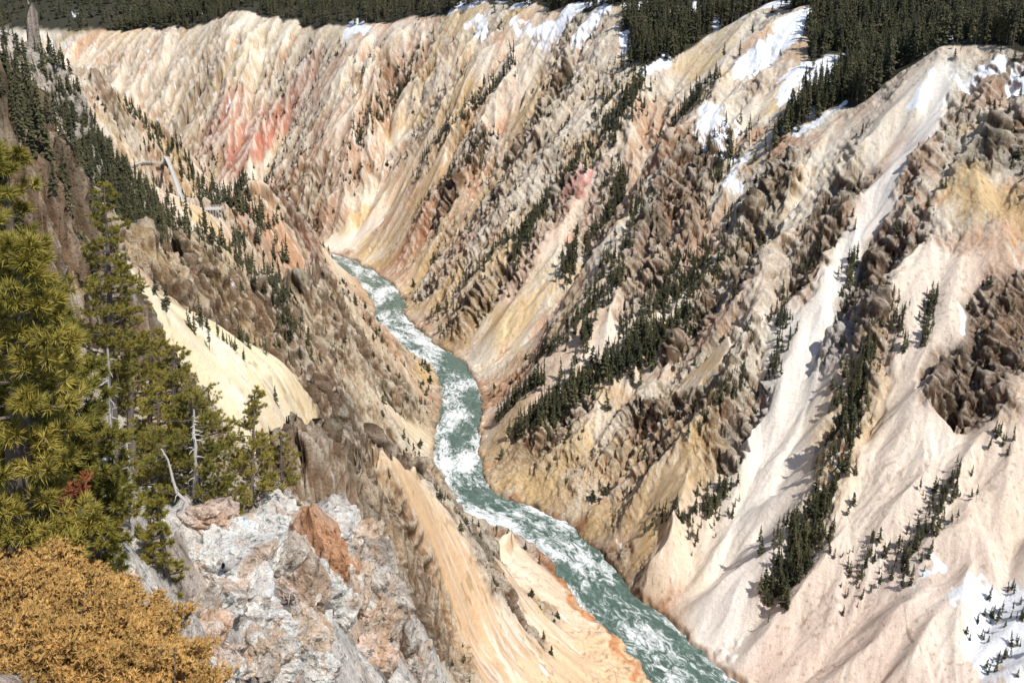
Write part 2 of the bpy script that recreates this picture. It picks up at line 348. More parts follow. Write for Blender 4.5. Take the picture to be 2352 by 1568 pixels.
bk=(1-sstep(0,4,driv-bw)); Cc=mix(Cc,Cc*col(.55,.44,.36),bk*.75)
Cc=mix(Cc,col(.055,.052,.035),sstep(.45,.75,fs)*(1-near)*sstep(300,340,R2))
hillrock=sstep(.35,.6,fbm(X,Y,120,4,3))*(R2>2100); Cc=mix(Cc,col(.20,.18,.17),hillrock*.8)
snow=np.zeros(Z.shape,f32)
for pl,w,s in [([(1840,40),(1770,130),(1725,160)],12,1),([(1850,150),(1800,230)],9,.9),([(1625,250),(1660,330)],9,.9),([(1690,380),(1680,430)],5,.8),([(1240,70),(1320,30)],9,1),([(1380,30),(1340,80)],9,1),([(1090,60),(1110,90)],8,.9),([(1440,80),(1445,110)],5,1),([(1180,40),(1260,110)],5,.8),
  ([(2270,150),(2220,210)],5,1),([(2140,180),(2110,220)],3,.9),([(2330,170),(2352,200)],5,1),([(1850,290),(1930,250)],5,1),([(2250,1370),(2320,1430),(2300,1530)],11,.9),([(800,70),(850,66)],9,.9),([(1480,165),(1530,130)],4,1),([(2190,760),(2200,720)],2,.9),([(1880,1160),(1890,1100)],2.5,.8),([(2130,1300)],3,.9),([(1560,70),(1500,110)],6,.7)]:
    snow=np.maximum(snow,apply_stroke(pl,w,s,.5))
snow=sstep(.50,.60,snow+.6*n3+.35*n2-.08*cav)*sstep(2.3,1.5,fsl)
sn2=sstep(.5,.6,fs+.25*n2)*sstep(.22,.4,n4+.4*n2)*(R2>480)*(R2<1200)*.9
snow=np.maximum(snow,sn2*(1-near))
Cc=mix(Cc,col(.90,.91,.93),snow)
Cc=np.clip(Cc,.01,.92)
ralpha=np.clip(np.clip(rock,0,1)*(1-snow)+near,0.05,1)*(1-snow*.9)
print("col",time.time()-T0)
# ------------------------------------------------------------------ mesh helper
def make_mesh(name,verts,faces,mats=(),smooth=True,colors=None,matidx=None,alpha=None):
    verts=np.ascontiguousarray(verts,f32); faces=np.ascontiguousarray(faces,np.int32)
    me=bpy.data.meshes.new(name); k=faces.shape[1]
    me.vertices.add(len(verts)); me.vertices.foreach_set("co",verts.ravel())
    me.loops.add(faces.size); me.loops.foreach_set("vertex_index",faces.ravel())
    me.polygons.add(len(faces)); me.polygons.foreach_set("loop_start",np.arange(0,faces.size,k,dtype=np.int32))
    try: me.polygons.foreach_set("loop_total",np.full(len(faces),k,np.int32))
    except Exception: pass
    me.polygons.foreach_set("use_smooth",np.full(len(faces),smooth))
    for m in mats: me.materials.append(m)
    if matidx is not None: me.polygons.foreach_set("material_index",np.ascontiguousarray(matidx,np.int32))
    me.update(calc_edges=True)
    if colors is not None:
        a=me.attributes.new("Col",'FLOAT_COLOR','POINT')
        c=np.ones((len(verts),4),f32); c[:,:3]=colors
        if alpha is not None: c[:,3]=alpha
        a.data.foreach_set("color",c.ravel())
    ob=bpy.data.objects.new(name,me); scene.collection.objects.link(ob); return ob
# ------------------------------------------------------------------ materials
def newmat(name):
    m=bpy.data.materials.new(name); m.use_nodes=True; nt=m.node_tree
    b=nt.nodes["Principled BSDF"]; return m,nt,b
def noise(nt,scale,detail=4,rough=.6,vec=None):
    n=nt.nodes.new("ShaderNodeTexNoise"); n.inputs["Scale"].default_value=scale; n.inputs["Detail"].default_value=detail; n.inputs["Roughness"].default_value=rough
    if vec: nt.links.new(vec,n.inputs["Vector"])
    return n
def attr_mat(name,scales,bumpd,var=(.7,1.3),rough=.95):
    m,nt,b=newmat(name); L=nt.links.new
    at=nt.nodes.new("ShaderNodeAttribute"); at.attribute_name="Col"
    geo=nt.nodes.new("ShaderNodeNewGeometry")
    ns=[noise(nt,s,6,.72,geo.outputs["Position"]) for s in scales]
    cur=at.outputs["Color"]
    k2=nt.nodes.new("ShaderNodeMath"); k2.operation='MULTIPLY_ADD'; k2.inputs[1].default_value=.6; k2.inputs[2].default_value=.4; L(at.outputs["Alpha"],k2.inputs[0])
    for n in ns:
        mr=nt.nodes.new("ShaderNodeMapRange"); mr.inputs[1].default_value=.3; mr.inputs[2].default_value=.7; mr.inputs[3].default_value=var[0]; mr.inputs[4].default_value=var[1]
        L(n.outputs[0],mr.inputs[0])
        lp=nt.nodes.new("ShaderNodeMix"); lp.data_type='FLOAT'; lp.inputs[2].default_value=1.0
        L(k2.outputs[0],lp.inputs[0]); L(mr.outputs[0],lp.inputs[3])
        mx=nt.nodes.new("ShaderNodeVectorMath"); mx.operation='SCALE'
        L(cur,mx.inputs[0]); L(lp.outputs[0],mx.inputs["Scale"]); cur=mx.outputs[0]
    vo=noise(nt,scales[0]*2.3,5,.78,geo.outputs["Position"])
    cr=nt.nodes.new("ShaderNodeMapRange"); cr.inputs[1].default_value=.37; cr.inputs[2].default_value=.46; cr.inputs[3].default_value=.30; cr.inputs[4].default_value=1; L(vo.outputs[0],cr.inputs[0])
    lp=nt.nodes.new("ShaderNodeMix"); lp.data_type='FLOAT'; lp.inputs[2].default_value=1.0; L(at.outputs["Alpha"],lp.inputs[0]); L(cr.outputs[0],lp.inputs[3])
    mx=nt.nodes.new("ShaderNodeVectorMath"); mx.operation='SCALE'; L(cur,mx.inputs[0]); L(lp.outputs[0],mx.inputs["Scale"]); cur=mx.outputs[0]
    L(cur,b.inputs["Base Color"])
    b.inputs["Roughness"].default_value=rough; b.inputs["Specular IOR Level"].default_value=.12
    prev=None
    for n,d in zip(ns+[vo],bumpd):
        bp=nt.nodes.new("ShaderNodeBump"); bp.inputs["Distance"].default_value=d; L(k2.outputs[0],bp.inputs["Strength"])
        L(n.outputs[0],bp.inputs["Height"])
        if prev: L(prev,bp.inputs["Normal"])
        prev=bp.outputs[0]
    L(prev,b.inputs["Normal"]); return m
rock_mat=attr_mat("canyon_rock",[.5,2.4],[1.6,.6,1.6],(.74,1.25))
near_mat=attr_mat("weathered_rhyolite",[1.5,9],[.3,.06,.15],(.76,1.22))
idx=np.arange(NR*NA,dtype=np.int32).reshape(NR,NA)
F=np.stack([idx[:-1,:-1],idx[:-1,1:],idx[1:,1:],idx[1:,:-1]],-1).reshape(-1,4)[:,::-1]
V=np.stack([VX,VY,VZ],-1).reshape(-1,3)
mi=(R2[:-1,:-1]<75).reshape(-1).astype(np.int32)
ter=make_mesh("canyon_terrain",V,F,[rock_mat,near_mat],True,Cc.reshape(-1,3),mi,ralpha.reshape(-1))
print("terrain mesh",time.time()-T0)
# ------------------------------------------------------------------ river
m,nt,b=newmat("river_water")
uv=nt.nodes.new("ShaderNodeAttribute"); uv.attribute_name="flow"
mp=nt.nodes.new("ShaderNodeVectorMath"); mp.operation='MULTIPLY'; mp.inputs[1].default_value=(1,.45,1); nt.links.new(uv.outputs["Vector"],mp.inputs[0])
na=noise(nt,.06,3,.5,mp.outputs[0]); nb=noise(nt,.33,8,.75,mp.outputs[0]); nb.inputs["Distortion"].default_value=1.4
ad=nt.nodes.new("ShaderNodeMath"); ad.operation='MULTIPLY_ADD'; ad.inputs[1].default_value=1.0
nt.links.new(na.outputs[0],ad.inputs[0]); nt.links.new(nb.outputs[0],ad.inputs[2])
rp=nt.nodes.new("ShaderNodeValToRGB")
ad2=nt.nodes.new("ShaderNodeMath"); ad2.operation='SUBTRACT'; ad2.inputs[1].default_value=.5; nt.links.new(ad.outputs[0],ad2.inputs[0]); nt.links.new(ad2.outputs[0],rp.inputs[0])
rp.color_ramp.elements[0].position=.46; rp.color_ramp.elements[0].color=(0,0,0,1); rp.color_ramp.elements[1].position=.63; rp.color_ramp.elements[1].color=(1,1,1,1)
cr_=nt.nodes.new("ShaderNodeValToRGB"); nt.links.new(nb.outputs[0],cr_.inputs[0])
cr_.color_ramp.elements[0].position=.3; cr_.color_ramp.elements[0].color=(.035,.065,.052,1); cr_.color_ramp.elements[1].position=.7; cr_.color_ramp.elements[1].color=(.18,.27,.22,1)
mxc=nt.nodes.new("ShaderNodeMix"); mxc.data_type='RGBA'
nt.links.new(rp.outputs[0],mxc.inputs[0]); nt.links.new(cr_.outputs[0],mxc.inputs[6]); mxc.inputs[7].default_value=(.84,.87,.85,1)
nt.links.new(mxc.outputs[2],b.inputs["Base Color"]); b.inputs["Roughness"].default_value=.3; b.inputs["Specular IOR Level"].default_value=.4
bp=nt.nodes.new("ShaderNodeBump"); bp.inputs["Distance"].default_value=.8; nt.links.new(nb.outputs[0],bp.inputs["Height"]); nt.links.new(bp.outputs[0],b.inputs["Normal"])
cs=np.linspace(-22,22,12); arc=np.concatenate([[0],np.cumsum(np.hypot(*np.diff(rivs[:,:2],axis=0).T))])
rv=np.zeros((len(rivs),12,3)); rv[...,:2]=rivs[:,None,:2]+nrm[:,None,:]*cs[None,:,None]; rv[...,2]=WZ
ii=np.arange(len(rivs)*12).reshape(len(rivs),12)
rf=np.stack([ii[:-1,:-1],ii[:-1,1:],ii[1:,1:],ii[1:,:-1]],-1).reshape(-1,4)
river=make_mesh("river",rv.reshape(-1,3),rf,[m],True)
fa=river.data.attributes.new("flow",'FLOAT_VECTOR','POINT')
fv=np.zeros((len(rivs),12,3),f32); fv[...,0]=cs[None]; fv[...,1]=arc[:,None]; fa.data.foreach_set("vector",fv.ravel())
# ------------------------------------------------------------------ foliage materials
def foliage(name,c1,c2,scale=.4,rough=.7):
    m,nt,b=newmat(name)
    geo=nt.nodes.new("ShaderNodeNewGeometry"); oi=nt.nodes.new("ShaderNodeObjectInfo")
    n=noise(nt,scale,3,.6,geo.outputs["Position"])
    ad=nt.nodes.new("ShaderNodeMath"); ad.operation='MULTIPLY_ADD'; ad.inputs[1].default_value=.35; nt.links.new(oi.outputs["Random"],ad.inputs[0]); nt.links.new(n.outputs[0],ad.inputs[2])
    r=nt.nodes.new("ShaderNodeValToRGB"); r.color_ramp.elements[0].position=.4; r.color_ramp.elements[1].position=.95
    r.color_ramp.elements[0].color=(*c1,1); r.color_ramp.elements[1].color=(*c2,1)
    nt.links.new(ad.outputs[0],r.inputs[0]); nt.links.new(r.outputs[0],b.inputs["Base Color"]); b.inputs["Roughness"].default_value=rough; b.inputs["Specular IOR Level"].default_value=.2
    return m
far_fol=foliage("conifer_needles",(.028,.034,.017),(.105,.095,.042),.05)
bark=foliage("pine_bark",(.09,.07,.055),(.20,.16,.13),3)
dead=foliage("weathered_deadwood",(.36,.33,.30),(.55,.51,.47),3)
pine_fol=foliage("pine_needles",(.14,.135,.025),(.38,.30,.06),1.6,.55)
red_fol=foliage("dead_red_needles",(.16,.045,.02),(.30,.10,.04),2)
jun_fol=foliage("juniper_sprigs",(.16,.105,.03),(.60,.36,.12),5.0,.7)
# ------------------------------------------------------------------ distant conifers
coll=bpy.data.collections.new("conifer_variants")
def conifer(name,h,w,seed,sparse=1.0,bare=.12):
    r=np.random.default_rng(seed); vs=[];fc=[];mi=[]
    k=5
    for z,rad in ((-1.5,.20),(h*.5,.13),(h*.98,.03)):
        for a in range(k): vs.append((rad*math.cos(a*6.283/k),rad*math.sin(a*6.283/k),z))
    for l in range(2):
        for a in range(k):
            fc.append((l*k+a,l*k+(a+1)%k,(l+1)*k+(a+1)%k)); fc.append((l*k+a,(l+1)*k+(a+1)%k,(l+1)*k+a)); mi+= [1,1]
    nl=int(17*sparse)+6
    for i in range(nl):
        t=(i+r.random()*.6)/nl; z=h*(bare+(1-bare)*t); rad=w*(1-t)**.75*(.5+.8*r.random())+.10*w*.4
        for bidx in range(6):
            if r.random()<.2: continue
            a=r.random()*6.283; L=rad*(.45+.85*r.random()); dz=-L*(.15+.4*r.random())
            hw=L*.26+.12; c,s=math.cos(a),math.sin(a); q=len(vs)
            zz=z+r.normal()*.25
            vs+= [(0,0,zz+.25),(c*L*.55-s*hw,s*L*.55+c*hw,zz+dz*.5-.12),(c*L,s*L,zz+dz*.85),(c*L*.55+s*hw,s*L*.55-c*hw,zz+dz*.5-.12),(c*L*.5,s*L*.5,zz+dz*.3+.30+.15*L*.3)]
            fc+= [(q,q+1,q+4),(q+1,q+2,q+4),(q+2,q+3,q+4),(q+3,q,q+4)]; mi+=[0]*4
    me=bpy.data.meshes.new(name); me.from_pydata(vs,[],fc); me.materials.append(far_fol); me.materials.append(bark)
    me.polygons.foreach_set("material_index",mi); me.update()
    ob=bpy.data.objects.new(name,me); coll.objects.link(ob)
for s in range(10): conifer("conifer_%d"%s,14,[1.9,1.6,2.3,1.4,2.0,1.7,2.5,2.1,1.3,2.6][s],s+20,[1,.8,1,.5,1.1,.7,.9,.7,.4,.8][s],[.1,.25,.06,.4,.12,.35,.05,.2,.5,.3][s])
def scatter(name,pts,sc,wid):
    pts=np.asarray(pts,f32); n=len(pts); me=bpy.data.meshes.new(name); me.vertices.add(n); me.vertices.foreach_set("co",pts.ravel())
    a=me.attributes.new("tsc",'FLOAT_VECTOR','POINT'); S=np.stack([sc*wid,sc*wid,sc],-1).astype(f32); a.data.foreach_set("vector",S.ravel())
    a=me.attributes.new("trot",'FLOAT_VECTOR','POINT'); Rr=np.stack([rng.normal(0,.06,n),rng.normal(0,.06,n),rng.random(n)*6.28],-1).astype(f32); a.data.foreach_set("vector",Rr.ravel())
    me.update(); ob=bpy.data.objects.new(name,me); scene.collection.objects.link(ob)
    ng=bpy.data.node_groups.new(name+"_nodes",'GeometryNodeTree')
    ng.interface.new_socket(name="Geometry",in_out='INPUT',socket_type='NodeSocketGeometry'); ng.interface.new_socket(name="Geometry",in_out='OUTPUT',socket_type='NodeSocketGeometry')
    gi=ng.nodes.new("NodeGroupInput"); go=ng.nodes.new("NodeGroupOutput"); ip=ng.nodes.new("GeometryNodeInstanceOnPoints"); ci_=ng.nodes.new("GeometryNodeCollectionInfo")
    ci_.inputs["Collection"].default_value=coll; ci_.inputs["Separate Children"].default_value=True; ci_.inputs["Reset Children"].default_value=True
    na_=ng.nodes.new("GeometryNodeInputNamedAttribute"); na_.data_type='FLOAT_VECTOR'; na_.inputs["Name"].default_value="tsc"
    nb_=ng.nodes.new("GeometryNodeInputNamedAttribute"); nb_.data_type='FLOAT_VECTOR'; nb_.inputs["Name"].default_value="trot"
    L=ng.links.new
    L(gi.outputs[0],ip.inputs["Points"]); L(ci_.outputs[0],ip.inputs["Instance"]); ip.inputs["Pick Instance"].default_value=True
    L(na_.outputs["Attribute"],ip.inputs["Scale"]); L(nb_.outputs["Attribute"],ip.inputs["Rotation"]); L(ip.outputs[0],go.inputs[0])
    md=ob.modifiers.new("scatter",'NODES'); md.node_group=ng; return ob
def cells(mask,Rlo,Rhi,dens,cap):
    m=mask&(R2>Rlo)&(R2<Rhi)
    area=(np.gradient(Rs)[:,None]*Rs[:,None]*(PH[1]-PH[0]))*np.ones((1,NA))
    pr=(area*dens*m).ravel(); tot=pr.sum(); k=int(min(cap,tot))
    sel=rng.choice(pr.size,k,p=pr/tot)
    return V[sel]
fmask=(fs>.55)
clear=fbm(X,Y,45,3,5)
fp=cells(fmask&(clear<.42)&(snow<.6),420,1000,.10,26000)
fp2=cells(fmask&(clear<.5),1000,1700,.09,26000)
fp3=cells(fmask&(hillrock<.6),1700,4200,.02,36000)
fp=np.vstack([fp,fp2,fp3]); k=len(fp)
hh=(rng.uniform(.55,1.8,k)); scatter("conifer_forest",fp,hh,rng.uniform(.7,1.0,k)*np.where(fp[:,1]>1500,1.8,1.0))
print("forest",k,time.time()-T0)
def along(pl,w,nn,lo,hi):
    pts=np.array(wpts(pl))
    if len(pts)==1: pts=np.vstack([pts,pts+.1])
    L=np.hypot(*np.diff(pts[:,:2],axis=0).T)+1e-6; c=np.concatenate([[0],np.cumsum(L)])
    nn=int(nn*2.3); w=w*1.2
    cen=rng.random(max(5,nn//5))*c[-1]
    t=np.clip(cen[rng.integers(0,len(cen),nn)]+rng.normal(0,w*.6,nn),0,c[-1]); x=np.interp(t,c,pts[:,0]); y=np.interp(t,c,pts[:,1])
    cl=rng.normal(0,w*.7,nn); a=rng.random(nn)*6.28; x+=np.cos(a)*cl; y+=np.sin(a)*cl
    z=hq(x,y); ok=z>-246.5
    return np.stack([x,y,z],-1)[ok],(lo+(hi-lo)*rng.random(nn)**1.2)[ok]/14
TR=[([(1150,965),(1180,930),(1250,880)],5,30,7,14),([(1190,1000),(1260,960),(1330,900)],6,60,7,16),([(1330,900),(1430,850),(1500,790),(1570,740)],10,120,8,16),
 ([(1260,810),(1330,740),(1420,650)],7,40,7,15),([(1300,640),(1320,590)],5,18,10,17),([(1340,560),(1400,500),(1430,420)],6,40,9,16),([(1180,620),(1210,540),(1260,450)],6,42,8,15),
 ([(1340,850),(1345,780)],3,6,14,18),([(1380,640),(1440,560),(1470,470)],8,30,7,12),([(1440,760),(1540,680),(1620,600)],11,60,6,11),
 ([(1780,1370),(1830,1290),(1880,1180)],7,95,6,13),([(1880,1180),(1930,1050),(1960,930),(1990,820)],5,75,5,13),([(1930,930),(2000,820)],6,16,4,10),
 ([(1770,890),(1790,780),(1800,700)],3.5,28,5,10),([(1700,890),(1720,760)],3,12,4,9),([(2120,790),(2140,700)],3,18,5,10),([(2070,800),(2060,700)],3,12,4,10),
 ([(1940,720),(1960,600)],3,14,6,11),([(2070,1330),(2130,1220),(2210,1080)],6,60,3,9),([(1620,1200),(1660,1140)],6,34,4,9),([(1590,1240),(1520,1180)],6,26,3,8),
 ([(1950,1350),(2010,1290)],7,24,3,7),([(2280,1400),(2310,1520)],10,26,3,7),([(2280,1030),(2300,1000)],4,5,5,9),([(1560,700),(1640,560)],12,30,4,11),
 ([(1000,720),(1100,620),(1160,560)],8,30,5,11),([(1600,1010),(1680,860)],6,16,4,9),([(1850,620),(1900,500)],10,18,4,9),([(1640,650),(1700,520)],12,22,5,10),
 ([(1400,200),(1380,330),(1300,420)],10,40,6,12),([(1480,190),(1430,260),(1400,340)],8,46,8,15),([(1180,150),(1060,280),(960,380)],9,50,6,14),([(980,120),(880,250),(800,350)],10,60,6,13),([(1700,320),(1640,420)],12,30,6,13),([(1640,180),(1560,280)],12,34,6,13),
 ([(1100,330),(1020,450)],12,24,6,12),([(640,430),(540,330)],5,8,7,12),([(1810,300),(1880,230),(1960,190)],9,60,12,20),([(1450,150),(1540,110)],9,45,12,20),
 ([(180,310),(230,380),(290,430)],15,120,8,16),([(390,430),(470,460),(560,500),(620,540)],13,150,9,18),([(300,500),(400,540),(520,590)],17,170,7,15),([(560,560),(620,640),(660,700)],11,100,7,14),
 ([(210,420),(300,490)],13,100,8,15),([(330,355),(440,380),(560,440)],12,80,9,16),([(20,210),(70,255),(120,290)],12,60,6,11),([(0,270),(40,280)],5,10,4,7),
 ([(450,770),(560,790),(680,850)],6,60,4,8),([(780,980),(850,1020),(930,1070)],6,26,2,5),([(640,680),(660,760)],5,18,5,9),([(470,620),(560,650)],6,10,4,8),([(900,930),(920,960)],5,4,5,9),
 ([(950,770),(930,700)],3,4,4,6),([(1020,1140),(1100,1190)],3,14,2,5),([(760,560),(640,500)],7,26,5,10),([(300,260),(380,330)],12,34,7,12),([(160,300),(220,360)],10,50,7,12)]
ap=[];as_=[]
for t in TR:
    a,s=along(*t); ap.append(a); as_.append(s)
ap=np.vstack(ap); as_=np.concatenate(as_)
scatter("canyon_wall_conifers",ap-W([0,0,.7]),as_,rng.uniform(.75,1.25,len(ap)))
sm=(rock>.3)&(fs<.3)&(snow<.2)&(driv>18)&(n2>-.12)&(fsl<2.8)
sp=cells(sm,200,1300,.042,16000)
scatter("slope_shrubs",sp,.07+.45*rng.random(len(sp))**2.5,rng.uniform(1.0,2.5,len(sp)))
print("trees",len(ap),len(sp),time.time()-T0)
# ------------------------------------------------------------------ foreground plants
def tube(path,rad,k=7):
    path=np.asarray(path,float); n=len(path); t=np.gradient(path,axis=0); t/=np.linalg.norm(t,axis=1)[:,None]+1e-9
    ref=np.array([.3,1,.1]) ; u=np.cross(t,ref); u/=np.linalg.norm(u,axis=1)[:,None]+1e-9; v=np.cross(t,u)
    a=np.arange(k)*2*math.pi/k
    vs=path[:,None]+np.asarray(rad)[:,None,None]*(np.cos(a)[None,:,None]*u[:,None]+np.sin(a)[None,:,None]*v[:,None])
    q=np.arange(n*k).reshape(n,k); q2=np.roll(q,-1,1)
    f=np.stack([q[:-1],q2[:-1],q2[1:]],-1).reshape(-1,3); g=np.stack([q[:-1],q2[1:],q[1:]],-1).reshape(-1,3)
    return vs.reshape(-1,3),np.vstack([f,g])
def tufts(p,d,nn,L,w,spread=.8):
    p=np.repeat(p,nn,0); d=np.repeat(d,nn,0)
    v=d+rng.normal(0,spread,p.shape); v/=np.linalg.norm(v,axis=1)[:,None]
    s=np.cross(v,rng.normal(size=p.shape)); s/=np.linalg.norm(s,axis=1)[:,None]
    l=L*rng.uniform(.7,1.2,len(p))[:,None]
    vs=np.stack([p+s*w,p-s*w,p+v*l],1).reshape(-1,3); f=np.arange(len(vs)).reshape(-1,3); return vs,f
def join(parts):
    vs=[];fs_=[];mi=[];o=0
    for v,f,m in parts: vs.append(v); fs_.append(f+o); mi.append(np.full(len(f),m)); o+=len(v)
    return np.vstack(vs),np.vstack(fs_),np.concatenate(mi)
def pine(name,base,top,crown=.15,spread=1.6,nbr=70,dens=1.0,r0=.13,seed=1,up=.35,needleL=.14,fol=None):
    r=np.random.default_rng(seed); base=np.array(base,float); top=np.array(top,float); h=np.linalg.norm(top-base)
    tt=np.linspace(0,1,14)[:,None]; path=base+(top-base)*tt; path[:,:2]+=np.cumsum(r.normal(0,.03,(14,2)),0)*h*.06*tt
    path[0,2]-=.6
    rad=r0*(1-tt[:,0])**.8+.012
    parts=[(*tube(path,rad,8),0)]
    TP=[];TD=[]
    for i in range(nbr):
        t=crown+(1-crown)*(i+r.random())/nbr; p0=np.array([np.interp(t,tt[:,0],path[:,k]) for k in range(3)])
        tc=(t-crown)/(1-crown); prof=(min(1,tc*4+.35))*(1-tc)**.7
        L=spread*(prof*(.45+.8*r.random())+.10); a=r.random()*6.283
        dr=np.array([math.cos(a),math.sin(a),0]); m=7; s=np.linspace(0,1,m)[:,None]
        bp_=p0+dr*L*s+np.array([0,0,1])*(L*(up*s**1.8-.12*s)); bp_+=r.normal(0,.03,(m,3))*L*s
        parts.append((*tube(bp_,(.028*(L/1.6)+.006)*(1-s[:,0])+.005,4),0))
        ns=max(6,int(L*18*dens))
        for q in range(ns):
            sq=.3+.7*r.random()**.8; b0=np.array([np.interp(sq,s[:,0],bp_[:,k]) for k in range(3)])
            tw=dr*.5+np.array([r.normal(),r.normal(),.5+.5*r.random()])*.7; tw/=np.linalg.norm(tw)
            tl=L*.15*(.5+r.random())+.05; b1=b0+tw*tl
            parts.append((*tube(np.array([b0,b1]),[.006,.004],3),0))
            for e_ in (.65,1.0): TP.append(b0+(b1-b0)*e_); TD.append(tw)
        TP.append(bp_[-1]); TD.append(dr)
    # dead lower stubs
    for i in range(int(crown*40)):
        t=r.uniform(.08,crown+.08); p0=np.array([np.interp(t,tt[:,0],path[:,k]) for k in range(3)]); a=r.random()*6.283; L=spread*r.uniform(.3,.8); s=np.linspace(0,1,5)[:,None]
        bp_=p0+np.array([math.cos(a),math.sin(a),-.15])*L*s+r.normal(0,.04,(5,3))*L*s; parts.append((*tube(bp_,.014*(1-s[:,0])+.003,4),0))
    TP=np.array(TP); TD=np.array(TD)
    parts.append((*tufts(TP,TD,28,needleL*.66,.0068,.62),1))
    v,f,mi=join(parts)
    return make_mesh(name,v,f,[bark,fol or pine_fol],False,None,mi)
def gp(px,py): return hit(px,py)
def topat(base,px,py): return P(px,py,base[1])
specs=[((70,1290),(10,350),.02,2.0,140,1.3,.16,.16),((-60,1250),(-70,250),.02,2.3,100,1.1,.16,.16),((20,1330),(60,560),.0,2.0,110,1.2,.14,.16),
 ((265,1118),(238,425),.34,.95,85,1.3,.14,.14),((305,1112),(285,600),.38,.95,64,1.2,.13,.14),((340,1100),(352,760),.05,1.3,74,1.3,.1,.14),
 ((395,1130),(400,800),.05,1.4,74,1.2,.1,.14),((455,1150),(440,900),.05,1.3,60,1.1,.08,.13),((370,1150),(360,900),.0,1.3,60,1.2,.08,.13),
 ((575,1165),(585,895),.1,.9,66,1.2,.07,.14),((650,1180),(640,1000),.05,.8,40,1.0,.05,.13),((535,1200),(520,1110),.0,.7,26,.9,.04,.13),
 ((385,1330),(360,1150),.0,.62,34,1.2,.04,.11),((210,1290),(200,960),.0,1.3,70,1.2,.1,.14),((150,1260),(130,700),.0,1.7,94,1.2,.12,.14)]
for i,(b_,t_,cr0,spd,nb,dn,r0,nl) in enumerate(specs):
    bs=gp(*b_); tp=topat(bs,*t_)
    pine("pine_tree",bs-W([0,0,.2]),tp,cr0,spd*bs[1]/26*1.15,nb,dn,r0,seed=i+3,needleL=nl)
bs=gp(20,1300); bs=P(15,1290,min(bs[1],11)); pine("dead_red_shrub",bs,P(22,1075,bs[1]),.0,.8,44,1.8,.03,seed=77,needleL=.11,fol=red_fol)
bs=gp(1062,1567); pine("pine_sapling",bs,P(1075,1480,bs[1]),.1,.35*bs[1]/26,20,1.5,.02,seed=78,needleL=.10)
print("pines",time.time()-T0)
def snag(name,a,b,r0,nb,seed):
    r=np.random.default_rng(seed); a=np.array(a);b=np.array(b); s=np.linspace(0,1,10)[:,None]; p=a+(b-a)*s; p[1:-1]+=r.normal(0,.03,(8,3))
    parts=[(*tube(p,r0*(1-.75*s[:,0]),7),0)]; ax=(b-a); Lg=np.linalg.norm(ax); ax/=Lg
    for i in range(nb):
        t=r.uniform(.15,.97); q=a+(b-a)*t; d=r.normal(size=3); d-=ax*d.dot(ax); d/=np.linalg.norm(d); L=Lg*.13*(.4+r.random())*(1.2-t)
        m=np.linspace(0,1,5)[:,None]; bb=q+d*L*m+np.array([0,0,-.25])*L*m**2+r.normal(0,.05,(5,3))*L*m
        parts.append((*tube(bb,r0*.28*(1-.8*m[:,0]),4),0))
    v,f,mi=join(parts); return make_mesh(name,v,f,[dead],True,None,mi)
b=gp(450,1160); snag("dead_tree",b-W([0,0,.3]),topat(b,445,940),.08,34,1)
b=gp(262,1190); snag("dead_tree",b-W([0,0,.3]),topat(b,247,800),.08,38,2)
b=gp(448,1215); snag("dead_tree",b-W([0,0,.3]),topat(b,370,1030),.06,22,3)
b=gp(300,1230); snag("dead_tree",b-W([0,0,.3]),topat(b,292,1000),.05,26,9)
a=gp(535,1345)+W([0,-.5,.7]); b=gp(710,1395)+W([0,-.9,.9]); snag("fallen_log",a,b,.07,10,4)
# juniper bush
JP=[];JD=[]; br=[]
jl=[(20,1370,6.8,.52),(110,1400,6.6,.5),(200,1430,6.3,.48),(290,1480,6.0,.42),(-40,1430,6,.6),(60,1460,5.7,.55),(160,1500,5.5,.52),(250,1530,5.3,.45),(330,1550,5.3,.38),(0,1570,4.8,.5),(110,1580,4.8,.5),(210,1600,4.8,.45),(300,1620,4.8,.4),(390,1620,5.1,.33),(10,1310,8.2,.5),(130,1350,7.8,.42),(-60,1330,7.5,.6),(240,1420,7,.36),(440,1640,5.2,.28),(345,1510,6.1,.28)]
for (px,py,yy,rad) in jl:
    c=P(px,py+22,yy); base=c-W([0,0,rad*1.2]); nn=int(2500*rad)
    d=rng.normal(size=(nn,3)); d[:,2]=np.abs(d[:,2])*.9-.25; d/=np.linalg.norm(d,axis=1)[:,None]
    nz1=vnoise(d[:,0]*4+px,d[:,1]*4+d[:,2]*4,1); nz2=vnoise(d[:,0]*9+px,d[:,1]*9+d[:,2]*7,2)
    keep=nz2+.5*nz1>-.3; d=d[keep]; nz1=nz1[keep]; nz2=nz2[keep]; nn=len(d)
    rr=rad*(.74+.36*nz1+.32*nz2+.10*rng.random(nn))
    JP.append(c+d*rr[:,None]*W([1.1,1.1,.8])); JD.append(d+W([0,0,.35]))
    for q in range(50):
        dd=d[q]; m=np.linspace(0,1,5)[:,None]; br.append((*tube(base+(c+dd*rr[q]*W([1.1,1.1,.8])*1.04-base)*m+rng.normal(0,.02,(5,3)),.012*(1-.7*m[:,0]),4),0))
JP=np.vstack(JP);JD=np.vstack(JD)
sub=[];sd=[]
for k_ in range(4):
    o=rng.normal(0,.018,JP.shape); sub.append(JP+o); sd.append(JD+rng.normal(0,.5,JP.shape))
sub=np.vstack(sub); sd=np.vstack(sd)
v_,f_=tufts(sub,sd,7,.034,.0060,.85)
v,f,mi=join(br+[(v_,f_,1)])
make_mesh("juniper_bush",v,f,[bark,jun_fol],False,None,mi)
print("juniper",len(v),time.time()-T0)
